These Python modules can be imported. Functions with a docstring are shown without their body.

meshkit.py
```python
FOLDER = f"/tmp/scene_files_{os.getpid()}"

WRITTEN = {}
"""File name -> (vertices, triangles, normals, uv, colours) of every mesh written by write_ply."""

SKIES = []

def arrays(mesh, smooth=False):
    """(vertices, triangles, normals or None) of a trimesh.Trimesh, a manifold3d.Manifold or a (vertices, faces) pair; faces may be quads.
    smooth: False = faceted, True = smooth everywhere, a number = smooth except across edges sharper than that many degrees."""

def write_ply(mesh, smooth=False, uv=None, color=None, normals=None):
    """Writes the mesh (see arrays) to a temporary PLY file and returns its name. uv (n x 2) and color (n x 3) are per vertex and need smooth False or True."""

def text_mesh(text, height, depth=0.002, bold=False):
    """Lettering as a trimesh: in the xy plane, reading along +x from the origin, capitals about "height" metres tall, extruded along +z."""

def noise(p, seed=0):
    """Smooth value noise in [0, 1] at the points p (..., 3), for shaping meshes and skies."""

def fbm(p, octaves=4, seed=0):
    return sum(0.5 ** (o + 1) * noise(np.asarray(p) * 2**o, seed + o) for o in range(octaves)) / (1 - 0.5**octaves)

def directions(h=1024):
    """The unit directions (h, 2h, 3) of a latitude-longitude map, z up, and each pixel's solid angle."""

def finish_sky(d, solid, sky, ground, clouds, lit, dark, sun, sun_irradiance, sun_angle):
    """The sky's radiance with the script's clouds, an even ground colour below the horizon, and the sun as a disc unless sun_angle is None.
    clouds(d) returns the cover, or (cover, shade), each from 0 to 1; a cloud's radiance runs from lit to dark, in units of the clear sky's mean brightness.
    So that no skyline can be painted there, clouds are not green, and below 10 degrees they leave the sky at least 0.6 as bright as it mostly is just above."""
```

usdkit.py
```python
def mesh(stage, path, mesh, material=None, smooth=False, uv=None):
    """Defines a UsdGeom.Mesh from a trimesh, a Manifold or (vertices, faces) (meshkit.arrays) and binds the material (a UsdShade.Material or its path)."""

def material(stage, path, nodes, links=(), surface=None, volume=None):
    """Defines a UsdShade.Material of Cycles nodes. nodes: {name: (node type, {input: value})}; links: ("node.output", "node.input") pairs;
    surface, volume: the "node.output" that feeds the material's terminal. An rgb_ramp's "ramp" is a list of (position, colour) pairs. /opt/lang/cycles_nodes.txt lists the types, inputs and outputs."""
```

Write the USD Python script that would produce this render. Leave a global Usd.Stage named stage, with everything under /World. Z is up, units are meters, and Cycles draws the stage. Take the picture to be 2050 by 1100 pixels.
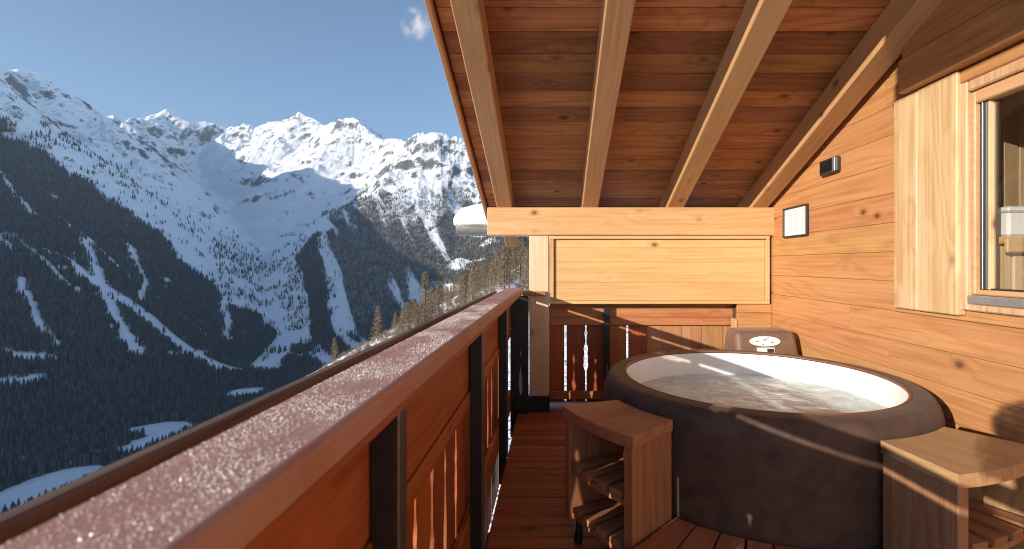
import math, random
import numpy as np, trimesh, usdkit, meshkit
import manifold3d as m3
import shapely, shapely.geometry as sg
from shapely import affinity
from pxr import Usd, UsdGeom, UsdLux, UsdShade, Gf, Sdf, Vt

stage = Usd.Stage.CreateInMemory()
UsdGeom.SetStageUpAxis(stage, 'Z'); UsdGeom.SetStageMetersPerUnit(stage, 1.0)
stage.SetDefaultPrim(UsdGeom.Xform.Define(stage, '/World').GetPrim())
UsdGeom.Scope.Define(stage, '/World/Looks')
rnd = random.Random(7)

# ------------------------------------------------------------------ camera, sky, sun
EYE = 1.27
cam = UsdGeom.Camera.Define(stage, '/World/camera')
cam.AddTransformOp().Set(Gf.Matrix4d(1,0,0,0, 0,0,1,0, 0,-1,0,0, 0,0,EYE,1))      # looks along +y, z up
HA = 36.0
cam.CreateFocalLengthAttr(HA * 940 / 2050)
cam.CreateHorizontalApertureAttr(HA)
cam.CreateVerticalApertureAttr(HA * 1100 / 2050)
cam.CreateHorizontalApertureOffsetAttr(-82 / 2050 * HA)
cam.CreateVerticalApertureOffsetAttr(-20 / 2050 * HA)
cam.CreateClippingRangeAttr(Gf.Vec2f(0.03, 60000))
cam.CreateFStopAttr(4.0); cam.CreateFocusDistanceAttr(3.2)
cam.CreateExposureAttr(0.55)

SUN = np.array([-1.0, -0.92, 0.316]); SUN /= np.linalg.norm(SUN)                    # direction towards the sun
ELEV = math.asin(SUN[2]); ROT = math.atan2(SUN[0], SUN[1])
sun = UsdLux.DistantLight.Define(stage, '/World/sun')
sun.CreateIntensityAttr(1.25); sun.CreateNormalizeAttr(True); sun.CreateAngleAttr(0.5); sun.CreateColorAttr(Gf.Vec3f(1.0, 0.90, 0.77))
zax = SUN; xax = np.cross([0,0,1], zax); xax /= np.linalg.norm(xax); yax = np.cross(zax, xax)
sun.AddTransformOp().Set(Gf.Matrix4d(*xax,0, *yax,0, *zax,0, 0,0,0,1))

dome = UsdLux.DomeLight.Define(stage, '/World/sky')
CD = np.array([-0.293, 1.0, 0.512]); CD /= np.linalg.norm(CD)
skymat = usdkit.material(stage, '/World/Looks/sky', {
    'sky': ('sky_texture', dict(sky_type='single_scattering', sun_disc=False, sun_elevation=ELEV, sun_rotation=ROT, altitude=1500., air_density=1.0, aerosol_density=0.3, ozone_density=2.2)),
    'tc': ('texture_coordinate', {}),
    'dot': ('vector_math', dict(math_type='dot_product', vector2=tuple(CD))),
    'nz': ('noise_texture', dict(scale=26., detail=6., roughness=0.6)),
    'near': ('map_range', dict(range_type='smoothstep', from_min=0.9995, from_max=1.0, to_min=0., to_max=1., clamp=True)),
    'cut': ('map_range', dict(range_type='smoothstep', from_min=0.42, from_max=0.72, to_min=0., to_max=1., clamp=True)),
    'fac': ('math', dict(math_type='multiply')),
    'mix': ('mix_color', dict(blend_type='mix', b=(4.6, 4.5, 4.4), use_clamp=False)),
    'bg': ('background_shader', dict(strength=0.135)),
  }, [('tc.generated', 'dot.vector1'), ('tc.generated', 'nz.vector'), ('dot.value', 'near.value'), ('nz.fac', 'cut.value'), ('near.result', 'fac.value1'), ('cut.result', 'fac.value2'),
      ('fac.value', 'mix.fac'), ('sky.color', 'mix.a'), ('mix.result', 'bg.color')], surface='bg.background')
UsdShade.MaterialBindingAPI.Apply(dome.GetPrim()).Bind(skymat)

# ------------------------------------------------------------------ helpers
names = {}
def numbered(parent, name):
    k = (parent, name); n = names.get(k, 0); names[k] = n + 1
    return name if n == 0 else f'{name}_{n:03d}'
def mat4(R=None, t=(0,0,0)):
    M = np.eye(4)
    if R is not None: M[:3,:3] = R
    M[:3,3] = t
    return M
def rz(a): c, s = math.cos(a), math.sin(a); return np.array([[c,-s,0],[s,c,0],[0,0,1.]])
def rx(a): c, s = math.cos(a), math.sin(a); return np.array([[1.,0,0],[0,c,-s],[0,s,c]])
def setx(prim, M):
    if M is not None: UsdGeom.Xformable(prim).AddTransformOp().Set(Gf.Matrix4d(*np.asarray(M).T.ravel().tolist()))
def tag(prim, label=None, cat=None, group=None, kind=None):
    p = prim.GetPrim() if hasattr(prim, 'GetPrim') else prim
    for k, v in (('label', label), ('category', cat), ('group', group), ('kind', kind)):
        if v: p.SetCustomDataByKey(k, v)
    return p
def thing(name, label, cat, M=None, group=None):
    path = '/World/' + numbered('/World', name)
    x = UsdGeom.Xform.Define(stage, path); setx(x, M)
    return tag(x, label, cat, group)
def obj(name, mesh, mat, parent=None, M=None, smooth=False, label=None):
    base = str(parent.GetPath()) if parent is not None else '/World'
    path = base + '/' + numbered(base, name)
    m = usdkit.mesh(stage, path, mesh, mat, smooth=smooth); setx(m, M)
    if label: m.GetPrim().SetCustomDataByKey('label', label)
    return m.GetPrim()
def copy_of(src, M, label, group=None):
    path = '/World/' + numbered('/World', src.GetName())
    x = UsdGeom.Xform.Define(stage, path); x.GetPrim().GetReferences().AddInternalReference(src.GetPath())
    x.ClearXformOpOrder(); x.AddTransformOp(opSuffix='place').Set(Gf.Matrix4d(*np.asarray(M).T.ravel().tolist()))
    x.GetPrim().SetInstanceable(True)
    return tag(x, label, src.GetCustomDataByKey('category'), group or src.GetCustomDataByKey('group'))
def cb(x0, x1, y0, y1, z0, z1, c=0.004):
    c = min(c, 0.3*(x1-x0), 0.3*(y1-y0), 0.3*(z1-z0)); P = []
    for sx in (0,1):
        for sy in (0,1):
            for sz in (0,1):
                X, Y, Z = (x1 if sx else x0), (y1 if sy else y0), (z1 if sz else z0)
                ax, ay, az = (-c if sx else c), (-c if sy else c), (-c if sz else c)
                P += [(X, Y+ay, Z+az), (X+ax, Y, Z+az), (X+ax, Y+ay, Z)]
    m = m3.Manifold.hull_points(np.array(P, float)).to_mesh()
    return trimesh.Trimesh(np.array(m.vert_properties[:, :3]), np.array(m.tri_verts), process=False)
def cat(*ms): return trimesh.util.concatenate([m for m in ms])
def extr(poly, depth, M=None):
    ps = [poly] if poly.geom_type == 'Polygon' else [g for g in getattr(poly, 'geoms', []) if g.geom_type == 'Polygon']
    ms = [trimesh.creation.extrude_polygon(g, depth, engine='earcut') for g in ps if g.area > 1e-6]
    if not ms: return None
    m = trimesh.util.concatenate(ms)
    if M is not None: m.apply_transform(M)
    return m
YZ = np.array([[0,0,1,0],[1,0,0,0],[0,1,0,0],[0,0,0,1.]])       # polygon (a,b) -> y=a, z=b, depth along +x
XZ = np.array([[1,0,0,0],[0,0,-1,0],[0,1,0,0],[0,0,0,1.]])      # polygon (a,b) -> x=a, z=b, depth along -y
def shift(M, x=0, y=0, z=0): T = np.eye(4); T[:3,3] = (x,y,z); return T @ M
def lathe(profile, n=96):
    m = trimesh.creation.revolve(np.array(profile, float), sections=n)
    return m

# ------------------------------------------------------------------ materials
def L(n): return '/World/Looks/' + n
def wood(name, light, dark, axis, rough=0.55, knots=0.5, rings=0.5, var=0.22, bump=0.25, across=1.0, frost=None, coat=0.0, ringscale=1.0):
    k = 'xyz'.index(axis)
    def sc(along, acr): v = [acr]*3; v[k] = along; return tuple(v)
    nodes = {
        'tc': ('texture_coordinate', {}), 'oi': ('object_info', {}),
        'rm': ('math', dict(math_type='multiply', value2=61.7)),
        'pos': ('vector_math', dict(math_type='add')),
        'm1': ('mapping', dict(scale=sc(0.35, 3.2*ringscale))), 'n1': ('noise_texture', dict(scale=1.0, detail=2.0, roughness=0.45, distortion=0.35)),
        'r1': ('math', dict(math_type='multiply', value2=25.0)), 'r2': ('math', dict(math_type='pingpong', value2=1.0)), 'r3': ('math', dict(math_type='power', value2=2.2)),
        'm2': ('mapping', dict(scale=sc(1.2, 70.0))), 'n2': ('noise_texture', dict(scale=1.0, detail=6.0, roughness=0.7)),
        'm3': ('mapping', dict(scale=sc(0.8, 5.0))), 'n3': ('noise_texture', dict(scale=1.0, detail=3.0)),
        'm4': ('mapping', dict(scale=sc(4.2, 6.5))), 'v4': ('voronoi_texture', dict(scale=1.0, feature='f1', randomness=1.0)),
        'sc4': ('separate_color', dict(color_type='rgb')),
        'keep': ('math', dict(math_type='less_than', value2=knots)),
        'kn': ('rgb_ramp', dict(ramp=[(0, (1,1,1)), (0.07, (0.95,)*3), (0.10, (0.6,)*3), (0.13, (0.38,)*3), (0.18, (0.12,)*3), (0.26, (0,0,0)), (1, (0,0,0))])),
        'kh': ('rgb_ramp', dict(ramp=[(0, (1,1,1)), (0.5, (0,0,0)), (1, (0,0,0))])), 'ka': ('math', dict(math_type='multiply')), 'kb': ('math', dict(math_type='multiply_add', value2=2.2)),
        'kf': ('math', dict(math_type='multiply')),
        'a1': ('math', dict(math_type='multiply', value2=rings)),
        'a2': ('map_range', dict(from_min=0.3, from_max=0.75, to_min=-0.2, to_max=0.95, clamp=True)),
        'a3': ('map_range', dict(from_min=0.3, from_max=0.7, to_min=-0.15, to_max=0.30, clamp=True)),
        's1': ('math', dict(math_type='add')), 's2': ('math', dict(math_type='add', use_clamp=True)),
        'c1': ('mix_color', dict(blend_type='mix', a=light, b=dark)),
        'c2': ('mix_color', dict(blend_type='mix', b=tuple(np.array(dark)*0.33))),
        'vv': ('map_range', dict(from_min=0, from_max=1, to_min=1-var, to_max=1+var)),
        'hh': ('map_range', dict(from_min=0, from_max=1, to_min=0.492, to_max=0.508)),
        'wn': ('white_noise_texture', dict(dimensions='1D')),
        'hsv': ('hsv', dict(saturation=1.0, fac=1.0)),
        'bp': ('bump', dict(strength=bump, distance=0.0015)),
        'bh': ('math', dict(math_type='subtract')),
        'rr': ('map_range', dict(from_min=0.3, from_max=0.7, to_min=max(rough-0.1,0.05), to_max=rough+0.12)),
        'p': ('principled_bsdf', dict(specular_ior_level=0.35, coat_weight=coat, coat_roughness=0.25)),
    }
    links = [('oi.random','rm.value1'), ('tc.object','pos.vector1'), ('rm.value','pos.vector2'),
        ('pos.vector','m1.vector'), ('m1.vector','n1.vector'), ('n1.fac','r1.value1'), ('v4.distance','kh.fac'), ('kh.color','ka.value1'), ('keep.value','ka.value2'), ('ka.value','kb.value1'), ('r1.value','kb.value3'), ('kb.value','r2.value1'), ('r2.value','r3.value1'), ('r3.value','a1.value1'),
        ('pos.vector','m2.vector'), ('m2.vector','n2.vector'), ('n2.fac','a2.value'),
        ('pos.vector','m3.vector'), ('m3.vector','n3.vector'), ('n3.fac','a3.value'),
        ('pos.vector','m4.vector'), ('m4.vector','v4.vector'), ('v4.color','sc4.color'), ('sc4.r','keep.value1'), ('v4.distance','kn.fac'), ('kn.color','kf.value1'), ('keep.value','kf.value2'),
        ('a1.value','s1.value1'), ('a2.result','s1.value2'), ('s1.value','s2.value1'), ('a3.result','s2.value2'), ('s2.value','c1.fac'),
        ('c1.result','c2.a'), ('kf.value','c2.fac'), ('oi.random','wn.w'), ('wn.value','hh.value'), ('oi.random','vv.value'), ('hh.result','hsv.hue'), ('vv.result','hsv.value'), ('c2.result','hsv.color'),
        ('s2.value','bh.value1'), ('kf.value','bh.value2'), ('bh.value','bp.height'), ('bp.normal','p.normal'), ('n3.fac','rr.value'), ('rr.result','p.roughness')]
    if frost is None:
        links.append(('hsv.color','p.base_color'))
    else:
        nodes.update({'fn': ('noise_texture', dict(scale=420., detail=4., roughness=0.7)), 'fm': ('map_range', dict(from_min=0.36, from_max=0.66, to_min=frost[1], to_max=frost[2], clamp=True)),
                      'fl': ('noise_texture', dict(scale=5., detail=3.)), 'fl2': ('map_range', dict(from_min=0.3, from_max=0.7, to_min=0.55, to_max=1.25)), 'ff': ('math', dict(math_type='multiply', use_clamp=True)),
                      'fc': ('mix_color', dict(blend_type='mix', b=frost[0])), 'fb': ('bump', dict(strength=0.06, distance=0.0006))})
        links += [('tc.object','fn.vector'), ('fn.fac','fm.value'), ('tc.object','fl.vector'), ('fl.fac','fl2.value'), ('fm.result','ff.value1'), ('fl2.result','ff.value2'), ('ff.value','fc.fac'),
                  ('hsv.color','fc.a'), ('fc.result','p.base_color'), ('fn.fac','fb.height'), ('bp.normal','fb.normal')]
        links = [l for l in links if l[1] != 'p.normal'] + [('fb.normal','p.normal')]
    return usdkit.material(stage, L(name), nodes, links, surface='p.BSDF')
def plain(name, color, rough=0.5, metallic=0.0, noise=0.0, nscale=30., bump=0.0, sheen=0.0, spec=0.5, dark=None):
    nodes = {'tc': ('texture_coordinate', {}), 'n': ('noise_texture', dict(scale=nscale, detail=5., roughness=0.6)),
             'mr': ('map_range', dict(from_min=0.3, from_max=0.7, to_min=0., to_max=1., clamp=True)),
             'c': ('mix_color', dict(blend_type='mix', a=tuple(np.array(dark if dark else np.array(color)*(1-noise))), b=tuple(np.minimum(np.array(color)*(1+noise), 1)))),
             'b': ('bump', dict(strength=bump, distance=0.002)),
             'p': ('principled_bsdf', dict(roughness=rough, metallic=metallic, sheen_weight=sheen, specular_ior_level=spec))}
    links = [('tc.object','n.vector'), ('n.fac','mr.value'), ('mr.result','c.fac'), ('c.result','p.base_color')]
    if bump: links += [('n.fac','b.height'), ('b.normal','p.normal')]
    return usdkit.material(stage, L(name), nodes, links, surface='p.BSDF')

HONEY_L, HONEY_D = (0.575,0.300,0.125), (0.42,0.185,0.066)
PALE_L, PALE_D = (0.68,0.43,0.205), (0.54,0.29,0.11)
W_wall = wood('larch_wall', HONEY_L, HONEY_D, 'y', rings=0.42, knots=0.14, var=0.06)
W_wall_x = wood('larch_wall_end', HONEY_L, HONEY_D, 'x', rings=0.42, knots=0.14, var=0.06)
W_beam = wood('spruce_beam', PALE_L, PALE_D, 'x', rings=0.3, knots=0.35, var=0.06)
W_panel = wood('spruce_panel', (0.70,0.46,0.215), (0.58,0.33,0.13), 'x', rings=0.28, knots=0.2, var=0.05)
W_trim_z = wood('spruce_trim', (0.64,0.42,0.22), (0.50,0.28,0.12), 'z', rings=0.3, knots=0.1, var=0.05)
W_rafter = wood('spruce_rafter', (0.60,0.345,0.175), (0.46,0.235,0.105), 'y', rings=0.25, knots=0.3, var=0.06)
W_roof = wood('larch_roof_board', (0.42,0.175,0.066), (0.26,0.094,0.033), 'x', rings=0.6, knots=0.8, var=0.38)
W_casing = wood('spruce_casing', (0.68,0.49,0.30), (0.50,0.30,0.145), 'z', rings=0.45, knots=0.8, var=0.06)
W_frame_y = wood('spruce_frame', (0.62,0.40,0.20), (0.50,0.28,0.12), 'y', rings=0.2, knots=0.0, var=0.05)
W_post = wood('spruce_post', (0.74,0.57,0.39), (0.62,0.43,0.25), 'z', rings=0.2, knots=0.15, var=0.03)
W_redx = wood('stained_larch_x', (0.50,0.225,0.09), (0.34,0.125,0.045), 'x', rings=0.45, knots=0.3, var=0.15)
W_redy = wood('stained_larch_y', (0.48,0.165,0.052), (0.31,0.088,0.026), 'y', rings=0.45, knots=0.3, var=0.12)
W_redz = wood('stained_larch_z', (0.42,0.13,0.042), (0.26,0.07,0.022), 'z', rings=0.35, knots=0.15, var=0.2)
W_sunlitz = wood('sunlit_back_board', (0.52,0.28,0.13), (0.38,0.17,0.07), 'z', rings=0.3, knots=0.25, var=0.15)  # paler copy of the board stain, sunlight put into the colour
W_rail = wood('frosted_rail', (0.42,0.15,0.065), (0.28,0.08,0.03), 'y', rings=0.4, knots=0.1, var=0.03, rough=0.55, frost=((0.70,0.58,0.56),0.27,0.40))
W_railedge = wood('rail_edge', (0.46,0.16,0.05), (0.30,0.085,0.026), 'y', rings=0.4, knots=0.1, var=0.03, rough=0.4, coat=0.1)
W_old = wood('weathered_board', (0.24,0.175,0.135), (0.11,0.07,0.05), 'y', rings=0.4, knots=0.1, var=0.05, rough=0.75, bump=0.6)
W_dark = wood('dark_batten', (0.10,0.035,0.018), (0.06,0.02,0.01), 'y', rings=0.4, knots=0.1, var=0.05)
W_floor = wood('floor_board_wood', (0.40,0.145,0.058), (0.27,0.08,0.03), 'x', rings=0.4, knots=0.25, var=0.16, rough=0.5)
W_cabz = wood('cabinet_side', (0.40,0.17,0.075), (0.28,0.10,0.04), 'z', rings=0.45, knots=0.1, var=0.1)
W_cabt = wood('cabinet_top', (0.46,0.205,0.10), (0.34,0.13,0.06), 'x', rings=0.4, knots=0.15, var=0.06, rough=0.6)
W_cabx = wood('cabinet_slat', (0.42,0.21,0.10), (0.30,0.13,0.055), 'x', rings=0.4, knots=0.1, var=0.1)
W_step = wood('step_board', (0.42,0.18,0.085), (0.29,0.105,0.045), 'x', rings=0.4, knots=0.3, var=0.15)
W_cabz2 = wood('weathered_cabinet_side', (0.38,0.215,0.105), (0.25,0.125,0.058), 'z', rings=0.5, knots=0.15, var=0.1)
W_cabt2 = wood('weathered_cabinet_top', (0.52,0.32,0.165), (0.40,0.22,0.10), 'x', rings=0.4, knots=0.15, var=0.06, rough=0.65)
M_black = plain('black_steel', (0.018,0.017,0.017), rough=0.42, metallic=0.0, noise=0.3, nscale=20)
M_steel = plain('grey_steel', (0.22,0.22,0.22), rough=0.35, metallic=0.8, noise=0.2)
M_alu = plain('aluminium', (0.50,0.51,0.53), rough=0.35, metallic=0.7, noise=0.1)
M_gasket = plain('rubber', (0.03,0.032,0.035), rough=0.5)
M_vinyl = plain('brown_vinyl', (0.082,0.047,0.033), rough=0.62, noise=0.34, nscale=11., bump=0.4, sheen=0.05, spec=0.3)
M_piping = plain('vinyl_piping', (0.20,0.085,0.04), rough=0.5, noise=0.2)
M_liner = plain('white_liner', (0.80,0.79,0.77), rough=0.35, noise=0.02)
M_unit = plain('unit_vinyl', (0.17,0.095,0.06), rough=0.55, noise=0.25, nscale=12., bump=0.2, sheen=0.1)
M_white = plain('white_plastic', (0.78,0.78,0.77), rough=0.35)
M_greypl = plain('grey_plastic', (0.30,0.32,0.34), rough=0.4)
M_paper = plain('paper', (0.80,0.80,0.82), rough=0.6)
M_ink = plain('ink', (0.50,0.52,0.56), rough=0.7)
M_snowcap = plain('snow', (0.84,0.85,0.87), rough=0.7, noise=0.03, nscale=8, bump=0.4)
M_zinc = plain('zinc', (0.34,0.35,0.35), rough=0.45, metallic=0.4, noise=0.2)
M_room = wood('room_board', (0.44,0.29,0.18), (0.31,0.18,0.10), 'z', rings=0.3, knots=0.2, var=0.2)
M_roomshell = plain('room_shell', (0.45,0.33,0.22), rough=0.8)  # one even warm colour for the whole room shell
M_cushion = plain('white_fabric', (0.72,0.72,0.74), rough=0.85, noise=0.05, nscale=60)
M_deck = plain('roof_deck', (0.12,0.06,0.03), rough=0.8)
M_ice = usdkit.material(stage, L('ice_grain'), {'p': ('principled_bsdf', dict(base_color=(0.90,0.87,0.85), roughness=0.28, specular_ior_level=0.6))}, [], surface='p.BSDF')
M_glass = usdkit.material(stage, L('window_glass'), {'t': ('transparent_bsdf', dict(color=(0.93,0.95,0.94))), 'g': ('glossy_bsdf', dict(color=(1,1,1), roughness=0.0)), 'f': ('layer_weight', dict(blend=0.5)), 'f3': ('math', dict(math_type='power', value2=3.5)), 'f4': ('math', dict(math_type='multiply_add', value2=0.9, value3=0.06, use_clamp=True)), 'm': ('mix_closure', {})},
    [('f.facing','f3.value1'), ('f3.value','f4.value1'), ('f4.value','m.fac'), ('t.BSDF','m.closure1'), ('g.BSDF','m.closure2')], surface='m.closure')
M_water = usdkit.material(stage, L('pool_water'), {
    'tc': ('texture_coordinate', {}), 'n': ('noise_texture', dict(scale=9., detail=4., roughness=0.55, distortion=1.2)), 'n2': ('noise_texture', dict(scale=7., detail=6., roughness=0.65, distortion=1.5)),
    'b': ('bump', dict(strength=0.55, distance=0.03)), 'mr': ('map_range', dict(from_min=0.42, from_max=0.72, to_min=0.60, to_max=0.95, clamp=True)),
    't': ('transparent_bsdf', dict(color=(0.90,0.95,0.93))), 'd': ('diffuse_bsdf', dict(color=(0.74,0.87,0.85))), 'g': ('glossy_bsdf', dict(color=(1,1,1), roughness=0.08)), 'f': ('fresnel', dict(IOR=1.2)),
    'm1': ('mix_closure', {}), 'm2': ('mix_closure', {})},
    [('tc.object','n.vector'), ('tc.object','n2.vector'), ('n.fac','b.height'), ('n2.fac','mr.value'), ('mr.result','m1.fac'), ('t.BSDF','m1.closure1'), ('d.BSDF','m1.closure2'), ('b.normal','d.normal'), ('b.normal','g.normal'),
     ('f.fac','m2.fac'), ('m1.closure','m2.closure1'), ('g.BSDF','m2.closure2')], surface='m2.closure')

# ------------------------------------------------------------------ mountains (one terrain sheet)
def P3(px, py, d): return ((px-1107)/940*d, d, EYE + (530-py)/940*d)
XV = np.array([[-4000,-930],[900,-930],[1400,-940],[2000,-1120],[2600,-1440],[3000,-1660],[3500,-1900],[4200,-2250],[8000,-3600]], float)
ZV = np.array([[-4000,-440],[0,-420],[1000,-402],[1400,-396],[2000,-320],[2350,-235],[2600,-150],[3000,110],[3500,430],[4200,720],[8000,900]], float)
LEFT = [(-2600,-4000,380),(-2350,-1500,430),(-2250,300,455),(-2290,1000,500),(-2420,1600,640),(-2700,2150,880), P3(-20,112,2600), P3(55,148,2720), P3(110,185,2850), P3(160,214,3000), P3(215,244,3300), P3(255,250,3900), P3(330,236,4600)]
CREST = [P3(330,232,4600), P3(380,246,4700), P3(430,258,4800), P3(475,246,4900), P3(540,240,5000), P3(600,230,5000), P3(650,254,4850), P3(710,242,4550), P3(760,270,4300), P3(815,284,4000), P3(872,272,3650), P3(925,292,3600), P3(1000,330,3500), P3(1200,340,3400), (1800,3300,900)]
SPUR1 = [P3(708,246,4550), P3(668,300,4200), P3(628,365,3850), P3(580,425,3500), P3(560,470,3300)]
SPUR2 = [P3(872,275,3650), P3(815,325,3350), P3(745,385,3100), P3(680,445,2850), P3(628,505,2650), P3(640,610,2480)]
SPUR3 = [P3(872,275,3650), P3(885,400,3100), P3(905,520,2600), P3(930,600,2100)]
SPUR4 = [P3(475,246,4900), P3(470,330,4350), P3(450,360,4000)]
SPUR5 = [P3(600,230,5000), P3(575,300,4500), P3(565,345,4150)]
SPUR6 = [P3(980,330,3500), P3(1010,450,2600), P3(1030,560,1700)]
def ridge(x, y, pts, slope):
    best = np.full(x.shape, -1e9)
    for (ax,ay,az),(bx,by,bz) in zip(pts[:-1], pts[1:]):
        ux, uy = bx-ax, by-ay; t = np.clip(((x-ax)*ux+(y-ay)*uy)/(ux*ux+uy*uy), 0, 1)
        d = np.hypot(x-ax-t*ux, y-ay-t*uy)
        best = np.maximum(best, az + t*(bz-az) - slope*d)
    return best
def smax(a, b, k):
    h = np.clip(0.5 + 0.5*(a-b)/k, 0, 1); return b + (a-b)*h + k*h*(1-h)
def ridged(p, octv, seed):
    s, a, w = 0, 0.5, 1
    for o in range(octv):
        n = 1 - np.abs(2*meshkit.noise(p*2**o, seed+o) - 1); n = n*n
        s = s + a*n*w; w = np.clip(n*1.6, 0, 1); a *= 0.5
    return s
def near_ground(x, y):
    g = -3.4 + np.where(x < 0, 0.50*x, 0.42*x)
    g = g - 0.22*np.maximum(np.hypot(np.minimum(x,0), np.maximum(y-230,0)) - 0, 0)*np.clip((y-230)/200,0,1)
    g = g + np.where(x < 0, 1, 0)*0.085*np.clip(y-70,0,160)*np.clip(-x/12,0,1)
    g = g - 0.06*np.clip(-x-60,0,400)
    return g
def terrain(x, y, detail=True):
    xv, zv = np.interp(y, XV[:,0], XV[:,1]), np.interp(y, ZV[:,0], ZV[:,1])
    b = zv + 0.10*np.maximum(np.abs(x-xv)-90, 0)
    b = smax(b, ridge(x, y, LEFT, 0.80), 70)
    b = smax(b, ridge(x, y, CREST, 0.86), 60)
    for s, sl in ((SPUR1,0.72),(SPUR2,0.80),(SPUR3,0.78),(SPUR4,0.8),(SPUR5,0.8),(SPUR6,0.7)): b = smax(b, ridge(x, y, s, sl), 30)
    ng = near_ground(x, y)
    b = smax(b, ng, 2.0)
    if detail:
        far = np.clip((np.hypot(x, y)-120)/900, 0, 1)
        hi = np.clip((b - zv - 40)/500, 0, 1)*far
        P = np.stack([x, y, np.zeros_like(x)], -1)
        wx = 120*(meshkit.fbm(P/600, 3, 5)-0.5); wy = 120*(meshkit.fbm(P/600, 3, 9)-0.5)
        Q = np.stack([x+wx, y+wy, b*0.5], -1)
        steep = np.clip((b-100)/700, 0.25, 1)
        b = b + hi*(170*steep*(ridged(Q/520, 7, 21)-0.42) + 22*(meshkit.fbm(Q/60, 4, 31)-0.5))
        b = b + far*(1-hi)*6*(meshkit.fbm(P/90, 4, 41)-0.5)
        bowl = np.clip((y-2600)/500,0,1)*np.clip((b-zv+30)/80,0,1)
        b = b + bowl*60*(ridged(Q/260, 6, 121)-0.42)
        for lv, am, wd in ((345,34,60),(700,34,70),(980,22,70)):
            nn = meshkit.fbm(P/340+lv, 3, 140+lv); t = np.clip((b-lv-160*(nn-0.5))/wd+0.5,0,1); t = t*t*(3-2*t)
            b = b + np.clip((y-2500)/300,0,1)*am*np.clip((meshkit.fbm(P/190+2*lv,4,160)-0.42)/0.12,0,1)*(t-0.5)*np.clip(1.6-np.abs(b-lv)/260,0,1)
        lf = np.clip((xv-x)/400, 0, 1)*np.clip((3600-y)/900, 0, 1)
        ca, cb_ = np.where(lf > 0.5, y, x*0.92+y*0.25), np.where(lf > 0.5, x, y)
        fl = ridged(np.stack([(ca+0.5*wx)/230, cb_/1500, np.zeros_like(x)], -1), 5, 201) - 0.42
        b = b + np.clip((y-1500)/900,0,1)*np.clip((b-zv-60)/300,0,1)*np.abs(2*lf-1)*(62 - 26*lf)*fl
        nearw = np.clip(np.hypot(x,y)/40, 0, 1)*(1-far)
        b = b + nearw*3.0*(meshkit.fbm(P/25, 4, 51)-0.5)
    return b
def polar(az, r):
    A, R = np.meshgrid(np.radians(az), r, indexing='ij'); x, y = R*np.sin(A), R*np.cos(A)
    z = terrain(x, y)
    n, m = x.shape; i = np.arange(n*m).reshape(n, m)
    q = np.stack([i[:-1,:-1], i[1:,:-1], i[1:,1:], i[:-1,1:]], -1).reshape(-1, 4)
    f = np.vstack([q[:,[0,2,1]], q[:,[0,3,2]]])
    return np.stack([x,y,z],-1).reshape(-1,3), f
r_f = np.concatenate([np.geomspace(9, 400, 150), np.geomspace(404, 1150, 130), np.geomspace(1155, 3000, 330)[0:], np.geomspace(3006, 6600, 250)])
az_f = np.linspace(-58, 6, 760)
vF, fF = polar(az_f, r_f)
vC, fC = polar(np.concatenate([np.linspace(6, 30, 40), np.linspace(36, 302, 110)]), np.concatenate([np.geomspace(9, 400, 40), np.geomspace(420, 3000, 60)]))
V = np.vstack([vF, vC]); F = np.vstack([fF, fC+len(vF)])

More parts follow.
